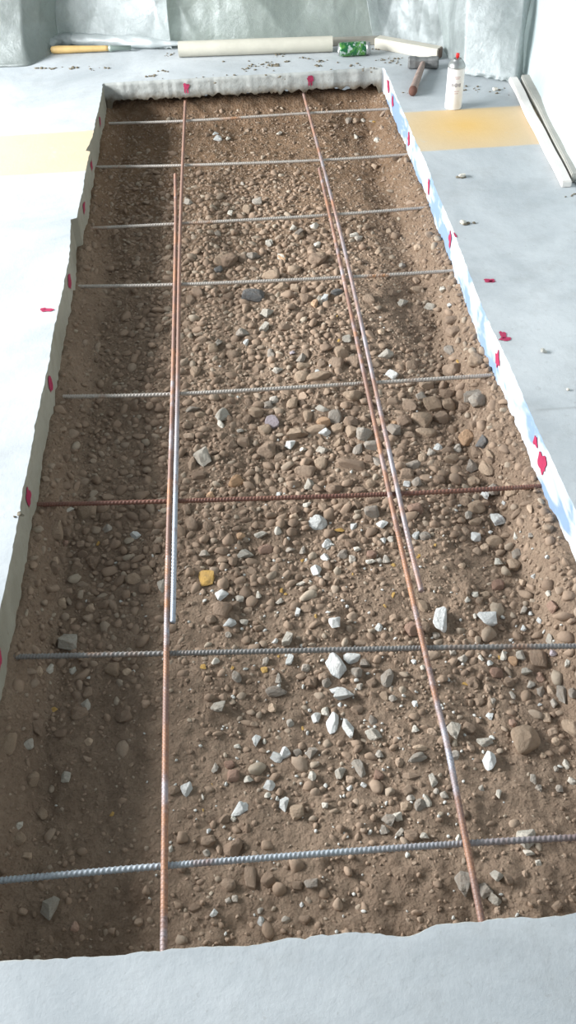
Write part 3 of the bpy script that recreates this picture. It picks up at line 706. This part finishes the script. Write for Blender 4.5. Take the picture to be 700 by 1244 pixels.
# ---------------------------------------------------------------- back wall, right wall and plastic sheets
def mat_wall():
    t = NT('stained_wall'); v = t.coords(scale=(1.6, 1, .5))
    c = t.ramp(t.noise(v, 2.3, 5, .6, .5), [(.36, (.10, .125, .11)), (.5, (.26, .26, .23)), (.62, (.50, .48, .44))])
    return t.fin(c, .8, t.bump(t.noise(v, 40, 5), .2, .004))
M_wall = mat_wall()
def slab(name, a, b, th, h):
    bm = bmesh.new(); bmesh.ops.create_cube(bm, size=1)
    for vv in bm.verts: vv.co = Vector((a[0] if vv.co.x < 0 else b[0], a[1] if vv.co.y < 0 else b[1], 0 if vv.co.z < 0 else h))
    o = bmo(name, bm, M_wall); o['kind'] = 'structure'; return o
slab('wall_back', (-2.6, 5.0), (2.4, 5.15), .15, 2.2)
slab('wall_right', (1.75, -.9), (1.9, 5.0), .15, 2.2)

def sheet(name, bottom, topo, mat, label, nu=160, nv=110, amp=.03, seed=0, skirt=.05, foldn=6, fan=None):
    "hanging film: bottom polyline of (x,y,z), top polyline of (x,y,z); folds run between them"
    def along(P, t):
        ds_ = [0]
        for a, b in zip(P, P[1:]): ds_.append(ds_[-1]+(Vector(b)-Vector(a)).length)
        s = t*ds_[-1]
        for k in range(len(P)-1):
            if s <= ds_[k+1]+1e-9: break
        q = (s-ds_[k])/(ds_[k+1]-ds_[k]); return Vector(P[k]).lerp(Vector(P[k+1]), q)
    V, F = [], []
    for j in range(nv+1):
        v = j/nv
        for i in range(nu+1):
            u = i/nu; b = along(bottom, u); t = along(topo, u)
            p = b.lerp(t, v)
            du = (along(topo, min(1, u+.02)).lerp(along(bottom, min(1, u+.02)), 1-v) - along(topo, max(0, u-.02)).lerp(along(bottom, max(0, u-.02)), 1-v))
            nn = Vector((du.y, -du.x, 0)).normalized()
            w = amp*(noise.noise(Vector((u*foldn*.5+v*1.5, v*1.6, seed)))*1.2 + .5*abs(noise.noise(Vector((u*foldn*.9-v*2, v*2.2, seed+3)))))
            w += amp*.22*(1-2*abs(noise.noise(Vector((u*foldn*1.2+v*4, v*3-u*3, seed+8))))) + amp*.035*(1-2*abs(noise.noise(Vector((u*foldn*3-v*7, v*8+u*5, seed+5)))))
            bot = max(0, 1-v/.12); w = w*(1-bot*.7) + skirt*bot*bot
            p = p+nn*w; p.z = max(p.z, .003+.012*abs(noise.noise(Vector((u*22, v*6, seed)))))
            V.append(p)
    for j in range(nv):
        for i in range(nu): a = j*(nu+1)+i; F.append((a, a+1, a+nu+2, a+nu+1))
    o = mesh(name, V, F, mat)
    md = o.modifiers.new('film', 'SOLIDIFY'); md.thickness = .0006
    return tag(o, label, 'plastic sheet', 'plastic sheets hung around the work area')
def g3(px, py, z=0): p = at(px, py, z); return (p.x, p.y, z)
TOP = 1.15
sheet('plastic_sheet', [(-2.2, 4.38, 0), g3(-40, 80), g3(0, 78), g3(30, 77), g3(50, 67), g3(64, 54)], [(-2.2, 4.8, TOP), (-1.3, 4.75, TOP), (-.45, 4.8, TOP)], M_pl_dim,
      'greenish plastic sheet spilling onto the floor at the far left corner', seed=1.3, amp=.04, foldn=5)
sheet('plastic_sheet', [g3(62, 53), g3(130, 56), g3(210, 60)], [(-.85, 4.84, TOP), (-.25, 4.84, TOP)], M_pl_grey,
      'thin grey plastic sheet behind the yellow wooden handle', seed=4.1, amp=.025, foldn=3, skirt=.0)
sheet('plastic_sheet', [g3(200, 58), g3(300, 56), g3(400, 52), g3(465, 50)], [(-.32, 4.80, TOP), (.1, 4.83, TOP), (.55, 4.83, TOP)], M_pl_green,
      'greenish plastic sheet drawn diagonally behind the beige tube', seed=7.7, amp=.05, foldn=4, skirt=.0)
sheet('plastic_sheet', [g3(455, 50), g3(500, 54), g3(548, 62)], [(.45, 4.86, TOP), (1.05, 4.86, TOP)], M_pl_grey,
      'darker crumpled plastic sheet behind the pale batten', seed=9.2, amp=.05, foldn=3, skirt=.0)
sheet('plastic_sheet', [g3(545, 66), g3(556, 80), g3(566, 90), g3(600, 96), g3(625, 100), g3(632, 92)], [(.80, 4.55, TOP), (1.2, 4.45, TOP), (1.42, 4.45, TOP)], M_pl_grey,
      'bluish grey plastic sheet with a white hem behind the spray can', seed=12.5, amp=.028, foldn=3, skirt=.01)
sheet('plastic_sheet', [g3(633, 84), g3(645, 112), g3(662, 150), g3(684, 190), g3(700, 224), (1.19, 2.55, 0), (1.22, 1.9, 0), (1.24, -.6, 0)], [(1.40, 4.45, TOP), (1.52, 3.4, TOP), (1.5, 1.9, TOP), (1.5, -.6, TOP)], M_pl_white,
      'milky plastic sheet hanging along the right side over the boards', seed=15.8, amp=.03, nu=420, foldn=14, skirt=.0)
# gathered roll of film along the floor
def roll(px, r0, mat, label, seed, name='plastic_roll'):
    P = [Vector(g3(a, b)) for a, b in px]; V, F = [], []; N = 120; n = 18
    for i in range(N+1):
        t = i/N*(len(P)-1); k = min(int(t), len(P)-2); p = P[k].lerp(P[k+1], t-k)
        d = (P[k+1]-P[k]).normalized(); sd = Vector((d.y, -d.x, 0)).normalized()
        for q in range(n):
            a = 2*math.pi*q/n; r_ = r0*(1+.3*noise.noise(Vector((i*.13, math.cos(a)*1.3, math.sin(a)*1.3+seed))))*(.25+.75*min(1, 8*i/N, 8*(1-i/N)))
            V.append(p+sd*r_*math.cos(a)+Vector((0, 0, r0*.75+r_*.75*math.sin(a))))
    for i in range(N):
        for q in range(n): F.append((i*n+q, i*n+(q+1) % n, (i+1)*n+(q+1) % n, (i+1)*n+q))
    return tag(mesh(name, V, F, mat), label, 'plastic sheet', 'plastic sheets hung around the work area')
roll([(58, 64), (66, 56), (90, 54), (150, 57), (222, 60)], .033, M_pl_hem, 'white gathered hem of film lying along the floor left of the beige tube', 2)
# hanging triangular flap
a = at_y(425, 0, 4.6); b = at_y(440, 0, 4.6); c = at_y(437, 30, 4.6)
fv, ff = [], []
for j in range(17):
    v = j/16
    for i in range(9):
        u = i/8; p = (a.lerp(b, u)+Vector((0, 0, .05))).lerp(c, v); p.y -= .02*math.sin(u*3.1)*(1-v)+.004*noise.noise(Vector((u*4, v*7, 1))); fv.append(p)
for j in range(16):
    for i in range(8): q = j*9+i; ff.append((q, q+1, q+10, q+9))
o = mesh('plastic_flap', fv, ff, M_pl_hem); o.modifiers.new('film', 'SOLIDIFY').thickness = .001
tag(o, 'pale pointed flap of film hanging in front of the diagonal sheet', 'plastic sheet')

# ---------------------------------------------------------------- things along the far edge
# beige tube
p0 = at(218, 72); p1 = at(405, 65.5); d = (p1-p0); L = d.length; r_ = .032
v, f = lathe([(r_, 0), (r_, L*.25), (r_*1.01, L*.5), (r_, L*.75), (r_, L)], 32)
t = thing('cardboard_tube', p0+Vector((0, r_, r_)), 'beige cardboard tube lying on the floor beyond the trench', 'tube', rot=(0, math.pi/2, math.atan2(d.y, d.x)))
mesh('tube_wall', v, f[:-2], M_card, t)
v2, f2 = lathe([(r_*.9, .001), (r_*.9, L-.001)], 32); mesh('tube_lining', v2, [q[::-1] for q in f2], M_hole, t)
ring = []; rf = []
for zz in (0, L):
    b0 = len(ring)
    for rr_ in (r_, r_*.9):
        for k in range(32): ring.append((rr_*math.cos(k*math.pi/16), rr_*math.sin(k*math.pi/16), zz))
    for k in range(32): rf.append((b0+k, b0+(k+1) % 32, b0+32+(k+1) % 32, b0+32+k))
mesh('tube_rim', ring, rf, M_card, t, smooth=False)
beam('board', at(400, 57.5)+Vector((0, .03, 0)), at(466, 55.5)+Vector((0, .03, 0)), .04, .028, M_board, 'grey brown strip of board between the beige tube and pale batten', 'board')
beam('batten', at(459, 60)+Vector((0, .028, 0)), at(536, 74)+Vector((0, .028, 0)), .05, .045, M_batten, 'pale painted wooden batten with a dark end behind the hammer', 'batten', wob=.003, endmat=M_batend)
# yellow wooden handle
p0 = at(62, 67); p1 = at(134, 65); d = p1-p0; L = d.length
v, f = lathe([(.006, 0), (.0145, .006), (.017, .03), (.016, L*.3), (.0135, L*.6), (.012, L-.02), (.011, L)], 24)
t = thing('tool_handle', p0+Vector((0, .017, .017)), 'yellow wooden tool handle lying under the gathered film at left', 'handle', rot=(0, math.pi/2, math.atan2(d.y, d.x)))
mesh('handle_grip', v, f, M_ywood, t)
v, f = lathe([(.013, 0), (.0135, .012), (.010, .02), (.009, .10)], 20); o = mesh('ferrule', v, f, simple('grey_green_metal', (.30, .36, .32), .5, .4), t, loc=(0, 0, L-.005)); o['label'] = 'grey green metal ferrule'
# green drinks can on its side
p0 = at(412, 71.5); p1 = at(448, 69.5); d = p1-p0; L = .138; r_ = .0285
t = thing('drinks_can', p0+Vector((0, r_, r_)), 'green and white drinks can lying on its side beyond the trench', 'can', rot=(0, math.pi/2, math.atan2(d.y, d.x)))
v, f = lathe([(.025, .004), (r_-.001, .011), (r_, .018), (r_, L-.024), (r_-.001, L-.018)], 48); mesh('can_body', v, f, M_can, t)
v, f = lathe([(.020, .006), (.0215, .001), (.024, .0), (.025, .004), (r_-.001, .0115)], 48); mesh('can_base', v, f, M_metal, t)
v, f = lathe([(r_-.001, L-.018), (.0245, L-.004), (.025, L), (.0238, L), (.0228, L-.005), (.001, L-.005)], 48); mesh('can_lid', v, f, M_metal, t)
o = beam('pull_tab', (0, 0, 0), (.022, 0, 0), .012, .0012, M_metal, parent=t, bev=.0004); o.location = (-.003, 0, L-.0035); o.rotation_euler = (0, 0, .5)
# lump hammer
pa = at(497, 85); pb = at(533, 85); d = pb-pa; ang = math.atan2(d.y, d.x)
t = thing('hammer', (pa+pb)/2+Vector((0, .02, 0)), 'lump hammer with dark wooden handle lying on the slab beside the spray can', 'hammer', rot=(0, 0, ang))
L = .128; prof = [(-L/2, .018), (-L/2+.006, .022), (-L/2+.03, .022), (-.018, .019), (.018, .019), (L/2-.03, .022), (L/2-.006, .022), (L/2, .018)]
V, F = [], []; n = 16
for x, r_ in prof:
    for k in range(n):
        a_ = 2*math.pi*(k+.5)/n; q = (abs(math.cos(a_))**5+abs(math.sin(a_))**5)**(-1/5)
        V.append((x, r_*q*math.cos(a_), .0235+r_*q*math.sin(a_)))
for i in range(len(prof)-1):
    for k in range(n): F.append((i*n+k, i*n+(k+1) % n, (i+1)*n+(k+1) % n, (i+1)*n+k))
F += [tuple(range(n-1, -1, -1)), tuple((len(prof)-1)*n+k for k in range(n))]
mesh('hammer_head', V, F, M_hammer, t, smooth=False)
he = at(501, 117); hl = Vector(((he.x-t.location.x), (he.y-t.location.y), 0)); hl.rotate(Matrix.Rotation(-ang, 3, 'Z')); LH = hl.length; hd = hl.normalized()
V, F = [], []; prof = [(-.03, .010), (0, .011), (.03, .011), (.06, .0125), (LH*.5, .0145), (LH*.8, .0155), (LH*.95, .017), (LH, .016), (LH+.006, .010)]
sd = Vector((-hd.y, hd.x, 0))
for s, r_ in prof:
    for k in range(20):
        a_ = 2*math.pi*k/20; zc = .0235+(.0175-.0235)*min(1, max(0, s/LH))
        V.append(hd*s+sd*(r_*math.cos(a_))+Vector((0, 0, zc+r_*1.08*math.sin(a_))))
for i in range(len(prof)-1):
    for k in range(20): F.append((i*20+k, i*20+(k+1) % 20, (i+1)*20+(k+1) % 20, (i+1)*20+k))
F += [tuple(range(19, -1, -1)), tuple((len(prof)-1)*20+k for k in range(20))]
o = mesh('hammer_handle', V, F, [M_handle, M_handend], t)
for p in o.data.polygons:
    if p.center.dot(hd) > LH*.93: p.material_index = 1
# spray can
b = at(550.5, 130.5); r_ = .0325
t = thing('spray_can', (b.x, b.y, 0), 'white marking spray can with red nozzle standing on the slab', 'spray can')
v, f = lathe([(.028, 0), (.0315, .001), (.0325, .004), (.0318, .007), (r_, .010), (r_, .146), (.0318, .149), (.0325, .151)], 56); mesh('can_body', v, f, M_white, t)
v, f = lathe([(.0325, .151), (.0332, .153), (.0325, .156), (.030, .163), (.0235, .172), (.0165, .177), (.0160, .180), (.0135, .1815), (.0125, .179), (.004, .179)], 56); mesh('shoulder_dome', v, f, M_metal, t)
v, f = lathe([(.003, .178), (.003, .184), (.0065, .185), (.0068, .196), (.0055, .199)], 28); mesh('nozzle', v, f, M_nozzle, t)
def wrap(name, a0, a1, z0, z1, mat, rr):
    V = [(rr*math.cos(a0+(a1-a0)*i/8), rr*math.sin(a0+(a1-a0)*i/8), z) for z in (z0, z1) for i in range(9)]
    mesh(name, V, [(i, i+1, i+10, i+9) for i in range(8)], mat, t)
fr = -math.pi/2
for k, (a0, w, z0, z1) in enumerate([(-.62, .16, .088, .100), (-.38, .10, .090, .098), (-.22, .22, .087, .101), (.06, .14, .089, .099), (.26, .2, .087, .1)]):
    wrap('printed_lettering', fr+a0, fr+a0+w, z0, z1, M_greyink, r_+.0004)
for k, (z, w) in enumerate([(.122, .7), (.116, .5), (.070, .6), (.062, .45)]):
    wrap('printed_line', fr-w/2, fr+w/2, z, z+.003, M_pinkink, r_+.0004)

# boards at the foot of the right hand sheet
beam('lath', at(623, 100), at(688, 228), .034, .022, M_lath, 'long white painted lath lying along the right hand sheet', 'lath', bev=.003, wob=.004)
beam('board', at(636, 100)+Vector((.012, 0, 0)), at(699, 222)+Vector((.010, 0, 0)), .046, .03, M_greyboard, 'pale grey board lying between the white lath and right sheet', 'board', wob=.006, seed=4)
# pieces lying on the slabs
k = 0
CR = [(561, 215, 9, 6, M_crumb, 'white crumb of mortar on the right slab just past the yellow stripe'), (562.5, 271.5, 7, 6, M_crumb, 'pale pebble alone on the right slab, second from the yellow stripe'),
 (660, 428, 9, 5, M_greyboard, 'grey flake lying on the right slab near the fifth cross bar'), (690, 474, 4, 3, M_crumb, 'tiny white speck on the right slab at the frame edge'), (602, 110, 6, 5, M_crumb, 'tan crumb on the slab between spray can and white lath')]
for px, py, w, h, mt, lb in CR:
    c = at(px, py); s = depth(c)/FPX; me = rounded(40+k).copy() if k % 2 else angular(40+k); me.materials.clear(); me.materials.append(mt)
    o = link('crumb', me); o.scale = (w*s/2, h*s/2*1.4, h*s/2*.8); o.location = (c.x, c.y, h*s/2*.7); o.rotation_euler.z = k; tag(o, lb, 'crumb'); k += 1
def clump(pxs, label, seed):
    rc = random.Random(seed); V, F = [], []
    for (px, py, n_, sp_) in pxs:
        for _ in range(n_):
            c = at(px+rc.gauss(0, sp_), py+rc.gauss(0, sp_*.25)); r = rc.uniform(.0018, .006); base = len(V); sh = rc.choice(shapes)
            for q in sh: V.append((c.x+q.x*r*1.3, c.y+q.y*r, r*.4+q.z*r*.6))
            for f_ in IF1: F.append(tuple(z+base for z in f_))
    tag(mesh('dirt_crumbs', V, F, M_dcrumb), label, 'dirt', kind='stuff')
clump([(50, 83, 12, 3), (64, 84, 10, 2), (90, 82, 9, 4), (129, 83, 6, 2), (112, 83, 5, 6), (208, 67, 8, 4), (184, 93, 9, 3), (198, 86, 6, 3), (300, 84, 10, 4), (330, 79, 26, 6), (312, 80, 8, 5), (348, 75, 6, 2), (385, 80, 10, 3), (372, 71, 8, 5),
       (340, 68, 6, 3), (390, 75, 8, 4), (430, 82, 12, 18), (470, 73, 16, 8), (480, 74, 12, 8), (490, 113, 3, 4), (600, 110, 8, 10), (575, 108, 8, 8), (690, 238, 5, 4), (560, 216, 8, 4), (565, 272, 5, 4), (24, 626, 5, 4), (460, 60, 8, 4), (270, 90, 10, 30), (350, 88, 10, 30)], 'dark dirt crumbs scattered over the slab around the trench', 3)

# ---------------------------------------------------------------- light
w = bpy.data.worlds.new('world'); sc.world = w; w.use_nodes = True
bg = w.node_tree.nodes['Background']; bg.inputs[0].default_value = (.80, .92, 1.0, 1); bg.inputs[1].default_value = .36
def area(name, loc, target, sx, sy, power, col):
    l = bpy.data.lights.new(name, 'AREA'); l.shape = 'RECTANGLE'; l.size = sx; l.size_y = sy; l.energy = power; l.color = col
    o = bpy.data.objects.new(name, l); C.objects.link(o); o.location = loc
    o.rotation_euler = (Vector(target)-Vector(loc)).to_track_quat('-Z', 'Y').to_euler(); return o
area('window_daylight', (-4.0, 2.8, 1.75), (0.1, 2.5, 0), 3.2, 1.2, 610, (.96, .985, 1))
sc.view_settings.view_transform = 'Standard'; sc.view_settings.look = 'None'; sc.view_settings.gamma = 1; sc.view_settings.use_curve_mapping = False
sc.view_settings.exposure = 0.08
